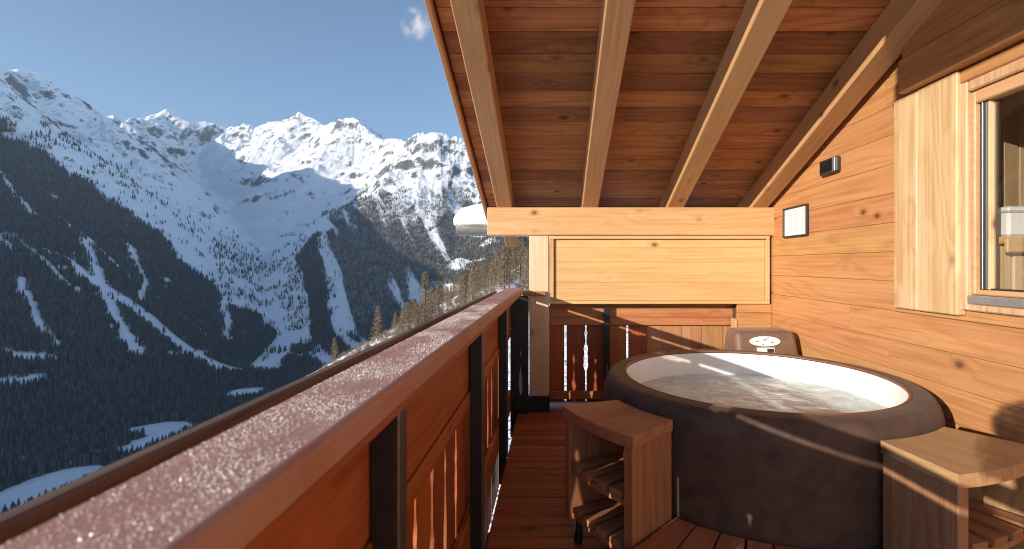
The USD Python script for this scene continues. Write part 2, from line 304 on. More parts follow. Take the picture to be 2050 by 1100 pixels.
def seg_mask(x, y, pts, w):
    """1 inside a strip along world points pts with half width w, soft at the edges"""
    best = np.full(x.shape, 1e9)
    for (ax,ay),(bx,by) in zip(pts[:-1], pts[1:]):
        ux, uy = bx-ax, by-ay; t = np.clip(((x-ax)*ux+(y-ay)*uy)/(ux*ux+uy*uy+1e-9), 0, 1)
        best = np.minimum(best, np.hypot(x-ax-t*ux, y-ay-t*uy))
    return np.clip(1.5 - best/w, 0, 1)
CLEAR = [([(-1755,1761),(-1562,1619),(-1405,1506),(-1297,1465)],23), ([(-2077,1763),(-1951,1703),(-1857,1684)],14), ([(-1590,1407),(-1464,1334),(-1386,1307)],9), ([(-1398,1209),(-1358,1268)],12), ([(-1314,1126),(-1319,1207)],13),
         ([(-1733,1912),(-1582,1820),(-1468,1679)],13), ([(-1523,2147),(-1378,1971),(-1264,1836)],17), ([(-1254,1537),(-1229,1681)],9), ([(-1690,1560),(-1640,1600)],14), ([(-1650,1250),(-1600,1290)],8)]
BND_Y, BND_X = [1500,1750,1900,2250,2560,2700], [-840,-985,-955,-1180,-1400,-1400]
def forest(x, y, z):
    """tree cover 0..1 of the far slopes"""
    xv, zv = np.interp(y, XV[:,0], XV[:,1]), np.interp(y, ZV[:,0], ZV[:,1])
    P = np.stack([x, y, np.zeros_like(x)], -1)
    n1 = meshkit.fbm(P/220, 4, 61); n2 = meshkit.fbm(P/60, 3, 71)
    left = (x < xv-60)
    gl = meshkit.fbm(np.stack([y/75 + 0.8*n1, x/900, np.zeros_like(x)], -1), 3, 81)
    edge = 2080 + 260*(n1-0.5) + 80*(n2-0.5) - 0.10*np.maximum(z-200,0)
    dl = left*np.clip((edge-y)/40, 0, 1)*np.clip((610 + 260*(n1-0.5) - z)/60, 0, 1)
    dl = dl*np.clip((0.76-gl)/0.04, 0, 1)*np.clip((n2-0.19)/0.06,0,1)
    for pts, w in CLEAR: dl = dl*(1-seg_mask(x+20*(n2-.5), y+20*(n2-.5), pts, w*(0.5+n2)))
    # right-hand mountain
    rt = (x > np.interp(y,BND_Y,BND_X) + 90*(n1-0.5) + 40*(n2-0.5))*np.clip((y-1000)/300,0,1)
    top = 500 + 420*(n1-0.5) + 250*(n2-0.5)
    g2 = meshkit.fbm(np.stack([(x*0.8+y*0.6)/60, (y-x)/700, np.zeros_like(x)], -1), 3, 91)
    dr = rt*np.clip((top - z)/250, 0, 1)*np.clip((0.64-g2)/0.08, 0, 1)
    # rows of trees on the valley floor, between the meadows
    vf = (np.abs(x-xv) < 130)*(np.clip((n1-0.50)/0.03,0,1))*0.8*(y<2000)
    ours = (x > xv+60)*(y < 1500)*np.clip((x+700)*-1/60,0,1)*np.clip((n1-0.42)/0.05,0,1)*(y>250)
    gul = 0.09*np.clip((y-1650)/200,0,1)*np.clip((2850-y)/300,0,1)*(np.abs(x-xv) < 420)*np.clip((n2-0.40)/0.15,0,1)
    line = 0.05*left*np.clip((y-1400)/200,0,1)*np.clip((2700-y)/300,0,1)*np.clip((820-z)/200,0,1)*np.clip((n2-0.45)/0.15,0,1)
    out = np.clip(np.maximum.reduce([dl, dr, vf, ours, gul, line]), 0, 1)
    for cx, cy, ax, ay in ((-925,862,62,88),(-962,1150,68,50),(-935,1428,58,50)): out = out*(((x-cx)/ax)**2 + ((y-cy)/ay)**2 + 0.8*(n2-0.5) > 1)
    return out
fo = forest(V[:,0], V[:,1], V[:,2])
M_terr = usdkit.material(stage, L('snowy_mountain'), {
    'g': ('geometry', {}), 'sx': ('separate_xyz', {}), 'at': ('attribute', dict(attribute='forest')),
    'n': ('noise_texture', dict(scale=0.018, detail=9., roughness=0.7)), 'n2': ('noise_texture', dict(scale=0.11, detail=6., roughness=0.7)),
    'ma': ('math', dict(math_type='multiply_add', value2=0.55, value3=-0.275)), 'mb': ('math', dict(math_type='multiply_add', value2=0.62, value3=-0.31)),
    'a1': ('math', dict(math_type='add')), 'a2': ('math', dict(math_type='add')),
    'rk': ('map_range', dict(range_type='smoothstep', from_min=0.525, from_max=0.63, to_min=1., to_max=0., clamp=True)),
    'rc': ('mix_color', dict(blend_type='mix', a=(0.065,0.065,0.068), b=(0.17,0.16,0.155))),
    'c1': ('mix_color', dict(blend_type='mix', a=(0.82,0.84,0.87))),
    'ff': ('math', dict(math_type='multiply', value2=0.80)),
    'c2': ('mix_color', dict(blend_type='mix', b=(0.045,0.046,0.040))),
    'bn': ('noise_texture', dict(scale=0.035, detail=8., roughness=0.68)), 'bp': ('bump', dict(strength=0.8, distance=9.0)),
    'p': ('principled_bsdf', dict(roughness=0.75, specular_ior_level=0.2))},
    [('g.position','bn.vector'), ('bn.fac','bp.height'), ('bp.normal','p.normal'), ('g.normal','sx.vector'), ('g.position','n.vector'), ('g.position','n2.vector'), ('n.fac','ma.value1'), ('n2.fac','mb.value1'), ('sx.z','a1.value1'), ('ma.value','a1.value2'), ('a1.value','a2.value1'), ('mb.value','a2.value2'),
     ('a2.value','rk.value'), ('n2.fac','rc.fac'), ('rk.result','c1.fac'), ('rc.result','c1.b'), ('c1.result','c2.a'), ('at.fac','ff.value1'), ('ff.value','c2.fac'), ('c2.result','p.base_color')], surface='p.BSDF')
terr = usdkit.mesh(stage, '/World/mountains', (V, F), M_terr, smooth=True)
UsdGeom.PrimvarsAPI(terr).CreatePrimvar('forest', Sdf.ValueTypeNames.FloatArray, 'vertex').Set(Vt.FloatArray.FromNumpy(fo.astype(np.float32)))
tag(terr, 'snow covered mountain valley with rocky peaks', None, None, 'structure')

# far woods
def spruce(seed, snow=False):
    r = random.Random(seed); ms = []
    h = 1.0
    for k in range(4):
        z0 = 0.08 + 0.22*k; z1 = min(z0 + 0.36, 1.0); rad = 0.17*(1 - 0.8*k/4)
        n = 6; a0 = r.random()*6
        v = [(math.cos(a0+i*2*math.pi/n)*rad*r.uniform(.75,1.2), math.sin(a0+i*2*math.pi/n)*rad*r.uniform(.75,1.2), z0 + r.uniform(-.03,.03)) for i in range(n)] + [(0,0,z1)]
        f = [(i, (i+1)%n, n) for i in range(n)]
        ms.append(trimesh.Trimesh(v, f, process=False))
    ms.append(trimesh.Trimesh([(-.02,0,-.15),(.02,0,-.15),(0,0,.3),(0,.02,-.15),(0,-.02,-.15)], [(0,1,2),(3,4,2)], process=False))
    return cat(*ms)
def leafmat(name, a, b, trans=0.15):
    return usdkit.material(stage, L(name), {'oi': ('object_info', {}), 'c': ('mix_color', dict(blend_type='mix', a=a, b=b)), 'd': ('principled_bsdf', dict(roughness=0.8, specular_ior_level=0.15)), 't': ('translucent_bsdf', {}), 'm': ('mix_closure', dict(fac=trans))},
        [('oi.random','c.fac'), ('c.result','d.base_color'), ('c.result','t.color'), ('d.BSDF','m.closure1'), ('t.BSDF','m.closure2')], surface='m.closure')
M_spruce = leafmat('spruce_needles', (0.02,0.032,0.022), (0.13,0.145,0.145))
M_larchfar = leafmat('bare_larch_twigs', (0.10,0.075,0.050), (0.19,0.145,0.095))
def instancer(name, protos, mat, pts, scales, rots, label, cat_):
    base = '/World/' + name
    pi = UsdGeom.PointInstancer.Define(stage, base)
    for i, m in enumerate(protos):
        pm = usdkit.mesh(stage, f'{base}/tree_shape' + (f'_{i:03d}' if i else ''), m, mat)
        pi.CreatePrototypesRel().AddTarget(pm.GetPath())
    n = len(pts)
    pi.CreatePositionsAttr(Vt.Vec3fArray.FromNumpy(np.asarray(pts, np.float32)))
    pi.CreateScalesAttr(Vt.Vec3fArray.FromNumpy(np.asarray(scales, np.float32)))
    q = np.zeros((n,4), np.float32); 
    pi.CreateOrientationsAttr(Vt.QuathArray([Gf.Quath(float(math.cos(a/2)), 0, 0, float(math.sin(a/2))) for a in rots]))
    pi.CreateProtoIndicesAttr(Vt.IntArray.FromNumpy((np.arange(n) % len(protos)).astype(np.int32)))
    return tag(pi, label, cat_, None, 'stuff')
rng = np.random.default_rng(11)
def scatter(n, x0, x1, y0, y1):
    x, y = rng.uniform(x0,x1,n), rng.uniform(y0,y1,n)
    a = np.degrees(np.arctan2(x, y)); keep = (a > -56) & (a < 3) & (np.hypot(x,y) > 500)
    x, y = x[keep], y[keep]; z = terrain(x, y); d = forest(x, y, z)
    k = rng.random(len(x)) < d
    return np.stack([x[k], y[k], z[k]-0.5], -1)
pts = scatter(190000, -2700, -450, 500, 2850)
pts = pts[pts[:,0] < np.interp(pts[:,1], [1500,1750,1900,2250,2560,2700], [-840,-960,-905,-1090,-1325,-1330]) + 60]
xvp = np.interp(pts[:,1], XV[:,0], XV[:,1])
hs = rng.uniform(13, 26, len(pts)); 
instancer('spruce_forest', [spruce(s) for s in (1,2,3,4)], M_spruce, pts, np.stack([hs*1.05, hs*1.05, hs], -1), rng.uniform(0,6.28,len(pts)), 'dark spruce forest covering the shaded slope across the valley', 'forest')
pr = scatter(80000, -1600, 100, 1100, 3600)
pr = pr[pr[:,0] > np.interp(pr[:,1], BND_Y, BND_X) - 100]
hr = rng.uniform(10, 19, len(pr)); half = rng.random(len(pr)) < 0.55
instancer('larch_forest', [spruce(s) for s in (5,6,7)], M_larchfar, pr[half], np.stack([hr*0.9, hr*0.9, hr], -1)[half], rng.uniform(0,6.28,half.sum()), 'grey brown larch wood on the sunlit mountain beside the snowy gully', 'forest')
instancer('mountain_forest', [spruce(s) for s in (8,9)], M_spruce, pr[~half], np.stack([hr, hr, hr*1.1], -1)[~half], rng.uniform(0,6.28,(~half).sum()), 'dark conifers mixed into the wood on the sunlit mountain', 'forest')

# ------------------------------------------------------------------ chalet: roof, wall, window
TH = math.atan(380/940); K0 = 2.132
ROOF = mat4(np.array([[1,0,0],[0,math.cos(TH),math.sin(TH)],[0,-math.sin(TH),math.cos(TH)]]), (0, 4.04, EYE + K0 - 4.04*380/940))   # local y runs down the slope, away from the camera; local z off the roof
def ky(y, k): return EYE + k - y*380/940                                                                                              # height of a plane parallel to the roof at y
chalet = thing('chalet', 'timber chalet with raftered overhanging roof and larch plank wall around the balcony', 'house')
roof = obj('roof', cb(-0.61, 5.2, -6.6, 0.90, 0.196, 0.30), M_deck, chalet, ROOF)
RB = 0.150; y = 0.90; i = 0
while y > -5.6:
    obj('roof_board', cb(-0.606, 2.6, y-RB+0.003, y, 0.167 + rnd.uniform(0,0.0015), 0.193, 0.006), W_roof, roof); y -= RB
for x0, x1 in ((-0.485,-0.352),(0.25,0.39),(0.985,1.13),(1.715,1.86)):
    obj('rafter', cb(x0, x1, -6.2, 0.86, 0.0, 0.1655, 0.006), W_rafter, chalet, ROOF)
obj('barge_board', cb(-0.645, -0.618, -6.6, 0.93, 0.125, 0.36, 0.004), W_rafter, chalet, ROOF)
obj('verge_batten', cb(-0.672, -0.647, -6.6, 0.93, 0.22, 0.38, 0.004), W_rafter, chalet, ROOF)
obj('eaves_beam', cb(-0.567, 1.925, 4.04, 4.22, 1.52, 1.763, 0.008), W_beam, chalet)
gi = obj('gable_infill', extr(sg.Polygon([(-3.0,3.06),(0.30,3.06),(0.30,ky(0.30,K0+0.16)),(-3.0,ky(-3.0,K0+0.16))]), 0.03, shift(YZ, -0.60)), W_redy, chalet)  # unseen panel out of view, placed to shade the header and upper wall
obj('infill_beam', cb(-0.612,-0.53,-3.0,0.31,2.93,3.058,0.006), W_beam, gi)  # unseen beam out of view, gives that shade its lower edge
# side wall of planks (x = 1.9), clipped by the roof and the window opening
WX = 1.9
region = sg.Polygon([(-3.5,-0.05),(4.2,-0.05),(4.2,ky(4.2,K0+0.175)),(-3.5,ky(-3.5,K0+0.175))])
hole = sg.box(0.25, 1.06, 2.20, 2.14)
region = region.difference(hole)
core = obj('wall', extr(region, 0.10, shift(YZ, WX+0.024)), M_deck, chalet)
zj = 1.342 - 9*0.1642
while zj < 4.6:
    band = region.intersection(sg.box(-3.4, zj+0.0013, 4.19, zj+0.1642-0.0013))
    joints = sorted([4.19, rnd.uniform(1.2,3.4), rnd.uniform(-1.2,0.6), -3.4])
    if zj > 2.2: joints = [-3.4, 4.19]
    for a, b in zip(joints[:-1], joints[1:]):
        m = extr(band.intersection(sg.box(a+0.0008, -1, b-0.0008, 6)), 0.022, shift(YZ, WX + rnd.uniform(0,0.002)))
        if m is not None: obj('wall_plank', m, W_wall, core)
    zj += 0.1642
# wall stub and panel at the far end
stub = obj('end_wall', cb(1.62, 1.925, 4.10, 4.30, -0.02, 0.925), M_deck, chalet)
zj = 1.342 - 9*0.1642
while zj < 0.9:
    obj('end_plank', cb(1.60, 1.898, 4.07, 4.098, zj+0.002, min(zj+0.1642-0.002, 0.924), 0.003), W_wall_x, stub); zj += 0.1642
obj('corner_trim', cb(1.576, 1.5995, 4.062, 4.16, 0.0, 0.80, 0.004), W_trim_z, stub)
gp = obj('gable_panel', cb(-0.025, 1.872, 4.10, 4.16, 0.93, 1.517), M_deck, chalet)
for z0, z1 in ((0.957,1.1165),(1.1175,1.2915),(1.2925,1.4135),(1.4145,1.488)):
    obj('panel_board', cb(0.012, 1.842, 4.082, 4.099, z0, z1, 0.001), W_panel, gp)
obj('panel_rail', cb(-0.03, 1.876, 4.056, 4.10, 0.928, 0.955, 0.004), W_panel, gp)
obj('panel_rail', cb(-0.03, 1.876, 4.056, 4.10, 1.490, 1.518, 0.004), W_panel, gp)
obj('panel_stile', cb(-0.03, 0.008, 4.058, 4.10, 0.955, 1.490, 0.004), W_trim_z, gp)
obj('panel_stile', cb(1.846, 1.876, 4.058, 4.10, 0.955, 1.490, 0.004), W_trim_z, gp)
post = obj('corner_post', cb(-0.205, -0.034, 4.05, 4.22, 0.13, 1.519, 0.008), W_post, chalet)
obj('post_shoe', cb(-0.212, -0.028, 4.045, 4.225, -0.004, 0.128, 0.004), M_black, post)
# casing boards beside the window, header boards above it
obj('casing_board', cb(1.858, 1.899, 2.399, 2.562, 1.035, 2.16, 0.006), W_casing, chalet)
obj('casing_board', cb(1.855, 1.899, 2.157, 2.396, 1.035, 2.16, 0.006), W_casing, chalet)
obj('sill_batten', cb(1.885, 1.899, 0.2, 2.60, 1.012, 1.032, 0.003), W_wall, chalet)
obj('header_board', cb(1.815, 1.897, -2.0, 2.47, 2.165, 2.34, 0.006), W_wall, chalet)
obj('header_board', cb(1.832, 1.897, -2.0, 2.47, 2.344, 2.52, 0.006), W_wall, chalet)
obj('lintel', cb(1.868, 1.897, -2.0, 2.188, 2.10, 2.16, 0.006), W_wall, chalet)
win = obj('window', cat(cb(1.872,1.96,2.124,2.199,1.062,2.10,0.006), cb(1.872,1.96,0.26,2.1235,1.062,1.092,0.006), cb(1.872,1.96,0.26,2.1235,2.05,2.098,0.006), cb(1.872,1.96,0.26,0.34,1.093,2.049,0.006)), W_casing, chalet)
obj('sash', cat(cb(1.885,1.95,2.098,2.122,1.135,2.045,0.005), cb(1.885,1.95,0.36,2.0975,1.135,1.158,0.005), cb(1.885,1.95,0.36,2.0975,1.99,2.045,0.005)), W_frame_y, win)
obj('gasket', cat(cb(1.905,1.935,2.064,2.097,1.159,1.989,0.003), cb(1.91,1.935,0.38,2.05,1.159,1.165,0.002)), M_gasket, win)
obj('gasket_strip', cb(1.899,1.93,2.076,2.084,1.160,1.988,0.002), M_steel, win)
obj('bead', cb(1.908,1.935,2.050,2.063,1.160,1.989,0.002), W_casing, win)
obj('sill_profile', cb(1.866,1.96,0.345,2.12,1.094,1.133,0.005), M_alu, win)
obj('pane', cb(1.925,1.929,0.40,2.049,1.167,1.988,0.0005), M_glass, win)
# room behind the glass
room = obj('room', cat(cb(2.03,4.7,2.36,2.46,-0.0,3.0), cb(4.6,4.7,-2,2.36,0,3.0), cb(2.01,4.7,-2,2.36,-0.1,-0.01), cb(2.01,4.7,-2.1,-2.0,0,3.0), cb(2.03,4.7,-2.0,2.36,2.9,3.0)), M_roomshell, chalet)
x = 1.965
while x < 4.5:
    w = rnd.uniform(0.07,0.12); obj('room_board', cb(x, x+w-0.005, 2.332, 2.358, 0, 2.7, 0.004), M_room, room); x += w
sh = thing('wall_shelf', 'wooden shelf behind the window glass carrying a white box', 'shelf', mat4(None, (2.055,2.165,0)))
obj('shelf_board', cb(0,1.3,0,0.160,1.365,1.398,0.006), W_beam, sh)
obj('shelf_front', cb(0.02,1.3,-0.022,-0.002,1.325,1.392,0.005), W_beam, sh)
for xx in (0.02,0.10,0.185,0.30,0.5): obj('shelf_panel', cb(xx,xx+0.07,0.03,0.06,0.6,1.363,0.006), W_casing, sh)
bx = obj('storage_box', cat(cb(2.125,2.40,2.19,2.31,1.400,1.515,0.012), cb(2.118,2.407,2.183,2.317,1.516,1.542,0.008)), M_cushion); tag(bx, 'white box standing on the wooden shelf seen through the window', 'box')
# gutter and the snow on it
gx = np.linspace(0, math.pi, 13)
gprof = sg.Polygon([(0.12*math.cos(math.pi+a), 0.12*math.sin(math.pi+a)) for a in gx] + [(0.113*math.cos(2*math.pi-a), 0.113*math.sin(2*math.pi-a)) for a in gx])
gm = extr(gprof, 2.9, shift(YZ, -1.02, 5.03, 1.695))
capm = trimesh.creation.cylinder(0.116, 0.006, sections=32); capm.apply_transform(trimesh.transformations.rotation_matrix(math.pi/2,[0,1,0])); capm.apply_translation((-1.015,5.03,1.695))
capm = trimesh.intersections.slice_mesh_plane(capm, [0,0,-1], [0,0,1.695], cap=False)
gut = obj('gutter', gm, M_zinc, chalet, smooth=40); obj('gutter_end', capm, M_zinc, gut)
ic = trimesh.creation.icosphere(4, 1.0); p = ic.vertices.copy()
zz = np.where(p[:,2] > 0, p[:,2]**0.8 if False else p[:,2]*1.0, p[:,2]*0.22)
p = np.stack([np.sign(p[:,0])*np.abs(p[:,0])**0.75*0.36, p[:,1]*0.20, zz*0.22], -1)
p *= (0.84 + 0.34*meshkit.fbm(p*7+3, 5, 3))[:,None]
sn = obj('snow_cap', (p + np.array([-0.70,5.03,1.70]), ic.faces), M_snowcap, smooth=True); tag(sn, 'rounded cap of snow lying on the gutter end past the roof edge', 'snow cap')

# ------------------------------------------------------------------ balcony floor
fl = obj('balcony_floor', cb(-0.300,1.92,-2.5,4.45,-0.16,-0.034), M_deck); tag(fl, 'red brown plank floor of the balcony', None, None, 'structure')
y = 4.40
while y > -1.0:
    obj('floor_board', cb(-0.302, 1.89, y-0.092+0.004, y, -0.031, rnd.uniform(-0.002,0), 0.004), W_floor, fl); y -= 0.092

# ------------------------------------------------------------------ balustrades
rail = thing('balcony_railing', 'long side balustrade with wide frosted handrail, carved upright boards and black steel posts', 'railing')
prof = [(-0.394,1.030),(-0.394,1.068),(-0.391,1.071)] + [(-0.274+0.012*math.sin(a), 1.059+0.012*math.cos(a)) for a in np.linspace(0, math.pi*0.5, 7)] + [(-0.262,1.030)]
XZpoly = sg.Polygon(prof)
obj('handrail', extr(XZpoly, 5.3, shift(XZ, 0, 4.03)), W_rail, rail, smooth=50)
obj('rail_nosing', cb(-0.300,-0.266,-1.2,4.02,1.006,1.029,0.006), W_railedge, rail)
for yy in (-0.7,0.4,1.5,2.6,3.7): obj('board_bracket', cb(-0.499,-0.412,yy,yy+0.04,0.86,0.90,0.003), M_black, rail)
obj('outer_board', cb(-0.528,-0.501,-1.2,4.20,0.84,1.034,0.005), W_old, rail)
FX = -0.366                                     # inner face of the boards
sections = [(-0.20,0.952),(0.952,2.06),(2.06,3.16),(3.16,4.055)]
def gap(kind, z):
    if kind == 0: return 0.010
    if kind == 1: return 0.007 + 0.011*max(0, math.sin(z*40))*(1 if 0.30 < z < 0.66 else 0) + 0.012*math.exp(-((z-0.42)/0.05)**2)
    if kind == 2: return 0.007 + 0.020*math.exp(-((z-0.36)/0.09)**2)*(0.6+0.4*math.sin(z*55)) + 0.010*math.exp(-((z-0.60)/0.03)**2)
    if kind == 3: return 0.006 + 0.016*math.exp(-((z-0.30)/0.10)**2) + 0.008*math.exp(-((z-0.55)/0.02)**2)
    return 0.0012
def board_poly(a, b, ka, kb, z0, z1):
    zs = np.linspace(z0, z1, 46)
    return sg.Polygon([(a+gap(ka,z), z) for z in zs] + [(b-gap(kb,z), z) for z in zs[::-1]])
for a, b in sections:
    obj('top_board', cb(FX-0.002-0.026, FX, a+0.003, b-0.003, 0.722, 0.955, 0.004), W_redy, rail)
    obj('cap_strip', cb(FX-0.002-0.026, FX-0.001, a+0.085, b-0.003, 0.956, 1.006, 0.003), W_redy, rail)
    obj('trim_board', cb(FX-0.020, FX+0.008, a+0.004, b-0.004, 0.655, 0.718, 0.005), W_redy, rail)
    obj('bottom_board', cb(FX-0.020, FX+0.008, a+0.004, b-0.004, 0.03, 0.19, 0.005), W_redy, rail)
    n = max(3, round((b-a)/0.186)); w = (b-a)/n
    for k in range(n):
        ka = 4 if k == 0 else (0,1,2,3,1)[(k-1) % 5]; kb = 4 if k == n-1 else (0,1,2,3,1)[k % 5]
        obj('upright_board', extr(board_poly(a+0.003+k*w, a-0.003+(k+1)*w, ka, kb, -0.33, 0.73), 0.022, shift(YZ, FX-0.044)), W_redz, rail)
def steel_post(y, x0=-0.362, x1=-0.312, d=0.05, top=0.962):
    return cb(x0, x1, y, y+d, -0.20, top, 0.003)
for yy in (-0.21,0.93,2.035,3.135):
    sp_ = obj('steel_post', steel_post(yy), M_black, rail)
    obj('post_flange', cb(-0.3115,-0.3045,yy,yy+0.05,-0.02,1.029,0.002), M_steel, sp_)
obj('steel_post', cb(-0.362,-0.208,3.99,4.04,-0.20,1.0,0.003), M_black, rail, label='wide black corner post at the far end of the balustrade')
# balustrade across the far end
r2 = thing('balcony_railing', 'end balustrade under the spruce panel behind the hot tub, with the sunlit boards coloured paler than the shaded ones', 'railing')
BY = 4.215
obj('top_rail', cb(-0.03,1.60,BY-0.03,BY+0.10,0.899,0.94,0.004), W_redx, r2)
obj('top_board', cb(-0.034,1.617,BY-0.004,BY+0.022,0.797,0.898,0.005), W_redx, r2)
obj('trim_board', cb(-0.034,1.617,BY-0.014,BY+0.018,0.725,0.7965,0.005), W_redx, r2)
obj('bottom_board', cb(-0.034,1.617,BY-0.014,BY+0.018,0.06,0.135,0.005), W_redx, r2)
edges = [(px-1107)/940*(BY+0.02) for px in (1094,1132,1173,1214.5,1256,1297,1322,1364,1405,1446,1478)]
kinds = [4,0,1,2,0,4,4,4,4,4,4]
for k in range(len(edges)-1):
    obj('upright_board', extr(board_poly(edges[k]+0.001, edges[k+1]-0.001, kinds[k], kinds[k+1], 0.03, 0.73), 0.022, shift(XZ, 0, BY+0.044)), W_redz if k < 5 else W_sunlitz, r2)  # right-hand boards coloured paler as sunlit, left-hand ones darker as shaded
obj('steel_post', cb(0.452,0.502,BY-0.07,BY-0.018,-0.02,0.90,0.003), M_black, r2)
obj('corner_rail', cb(-0.26,-0.06,4.02,4.049,1.0,1.04,0.005), W_redx, r2)

# ------------------------------------------------------------------ hot tub
TC = np.array([1.095, 2.576])
tub = thing('hot_tub', 'round soft-sided brown hot tub full of water beside the plank wall', 'hot tub', mat4(None, (TC[0], TC[1], 0)))
out = [(0.700,0.10),(0.800,0.0),(0.806,0.02),(0.812,0.25),(0.814,0.45),(0.812,0.55)]
out += [(0.752+0.060*math.cos(a), 0.560+0.108*math.sin(a)) for a in np.linspace(0.1, math.pi*0.5, 10)]
out += [(0.72,0.671),(0.700,0.668),(0.690,0.662),(0.688,0.652)]
obj('shell', lathe(out, 160), M_vinyl, tub, smooth=50)
inn = [(0.0,0.06),(0.45,0.06),(0.58,0.075),(0.64,0.12),(0.662,0.22),(0.672,0.45),(0.680,0.62),(0.686,0.655)]
obj('liner', lathe(inn, 160), M_liner, tub, smooth=60)
to = trimesh.creation.torus(0.690, 0.0075, major_sections=160, minor_sections=10); to.apply_translation((0,0,0.664))
obj('piping', to, M_piping, tub, smooth=True)
to = trimesh.creation.torus(0.772, 0.006, major_sections=160, minor_sections=8); to.apply_translation((0,0,0.661))
rr = np.linspace(0.0, 0.675, 70); aa = np.linspace(0, 2*math.pi, 161)[:-1]
A, R = np.meshgrid(aa, rr, indexing='ij'); X, Y = R*np.cos(A), R*np.sin(A)
Z = 0.515 + 0.018*(meshkit.fbm(np.stack([X*7,Y*7,0*X],-1), 4, 2)-0.5)
n, m = X.shape; ii = np.arange(n*m).reshape(n,m); jn = np.roll(ii,-1,axis=0)
q = np.stack([ii[:,:-1], ii[:,1:], jn[:,1:], jn[:,:-1]], -1).reshape(-1,4)
obj('water', (np.stack([X,Y,Z],-1).reshape(-1,3), np.vstack([q[:,[0,1,2]], q[:,[0,2,3]]])), M_water, tub, smooth=True)
# control unit
cu = thing('tub_control_unit', 'brown control unit with oval panel standing behind the hot tub in the corner', 'pump unit', mat4(None, (1.605,3.62,0)))
pts8 = []
for sx in (-1,1):
    for (yy, zz, rad, xw) in ((-0.13,0.03,0.03,0.25),(0.16,0.03,0.03,0.25),(-0.125,0.40,0.06,0.20),(-0.035,0.712,0.058,0.175),(0.09,0.715,0.058,0.175),(0.14,0.4,0.06,0.205)):
        s = trimesh.creation.icosphere(2, rad); s.apply_translation((sx*xw, yy, zz)); pts8.append(s.vertices)
hm = m3.Manifold.hull_points(np.vstack(pts8)).to_mesh()
obj('housing', trimesh.Trimesh(np.array(hm.vert_properties[:,:3]), np.array(hm.tri_verts), process=False), M_unit, cu, smooth=45)
fa = np.array([-0.145-0.04, 0.40]); fb = np.array([-0.035-0.056, 0.728]); fd = (fb-fa)/np.linalg.norm(fb-fa)
tilt = math.atan2(fd[1], fd[0]); nrm = np.array([-fd[1], fd[0]])
def on_face(u, v, lift): p = fa + fd*v + nrm*lift; return mat4(np.array([[1,0,0],[0,fd[0],nrm[0]],[0,fd[1],nrm[1]]]), (u, p[0], p[1]))
ov = affinity.scale(sg.Point(0,0).buffer(1.0, 32), 0.115, 0.038)
pn = obj('control_panel', extr(ov, 0.008), M_white, cu, on_face(-0.02, 0.305, 0.003))
for (u, v, w, h) in ((-0.06,0.0,0.02,0.012),(0.0,0.012,0.024,0.014),(0.05,-0.008,0.02,0.012),(-0.02,-0.024,0.018,0.008),(0.022,0.026,0.02,0.008)):
    obj('button', extr(affinity.translate(affinity.scale(sg.Point(0,0).buffer(1,12), w/2, h/2), u, v), 0.004), M_greypl, pn, mat4(None,(0,0,0.008)))
ds = obj('display', extr(sg.box(-0.065,-0.022,0.065,0.022), 0.007), M_white, cu, on_face(-0.02, 0.236, 0.003))
obj('display_screen', extr(sg.box(0.008,-0.014,0.058,0.014), 0.003), M_gasket, ds, mat4(None,(0,0,0.007)))

# ------------------------------------------------------------------ curved furniture round the tub
def sector(r0, r1, a0, a1, z0, z1, n=14):
    t = np.linspace(math.radians(a0), math.radians(a1), n)
    p = sg.Polygon([(r0*math.cos(a), r0*math.sin(a)) for a in t] + [(r1*math.cos(a), r1*math.sin(a)) for a in t[::-1]])
    m = extr(p, z1-z0); m.apply_translation((0,0,z0)); return m
TM = mat4(None, (TC[0], TC[1], 0))
def cabinet(name, label, a0, a1, zside, ztop, zslat, r0=0.835, r1=1.115, slats=4):
    """open-fronted unit whose plan is a piece of a ring; local x points away from the tub along its middle"""
    mid = math.radians((a0+a1)/2); half = (a1-a0)/2
    c = thing(name, label, 'shelf unit', TM @ mat4(rz(mid)))
    obj('top', sector(r0-0.004, r1+0.004, -half, half, 0.567, 0.612), ztop, c)
    th = math.degrees(0.042/1.0)
    for s in (-1, 1):
        e = s*(half - th/2 - 0.3)
        obj('side_panel', cb(r0+0.002, r1-0.004, -0.021, 0.021, 0.10, 0.565, 0.003), zside, c, mat4(rz(math.radians(e))))
    obj('back_panel', sector(r0+0.004, r0+0.024, -half+th+0.5, half-th-0.5, 0.12, 0.565), zside, c)
    for z in (0.145, 0.345):
        inner = half - th - 0.7
        for k in range(slats):
            e = -inner + (k+0.5)*2*inner/slats
            wd = 2*inner/slats*math.pi/180*0.98 - 0.022
            obj('shelf_slat', cb(r0+0.028, r1-0.012, -wd/2, wd/2, z, z+0.028, 0.003), zslat, c, mat4(rz(math.radians(e))))
        obj('shelf_bearer', sector(r0+0.06, r0+0.09, -inner, inner, z-0.022, z-0.001), zslat, c)
        obj('shelf_bearer', sector(r1-0.05, r1-0.02, -inner, inner, z-0.022, z-0.001), zslat, c)
    for s in (-1, 1):
        for r in (r0+0.04, r1-0.05):
            ft = trimesh.creation.cylinder(0.02, 0.10, sections=14); ft.apply_translation((r,0,0.05)); obj('foot', ft, M_black, c, mat4(rz(math.radians(s*(half-3.0)))))
    return c
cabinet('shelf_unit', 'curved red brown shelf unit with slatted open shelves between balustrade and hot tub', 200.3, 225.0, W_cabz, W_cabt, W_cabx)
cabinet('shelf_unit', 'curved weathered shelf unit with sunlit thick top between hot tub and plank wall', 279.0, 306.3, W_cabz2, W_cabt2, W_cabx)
st = thing('tub_step', 'low curved step of fanned boards at the foot of the tub between shelf units', 'step', TM)
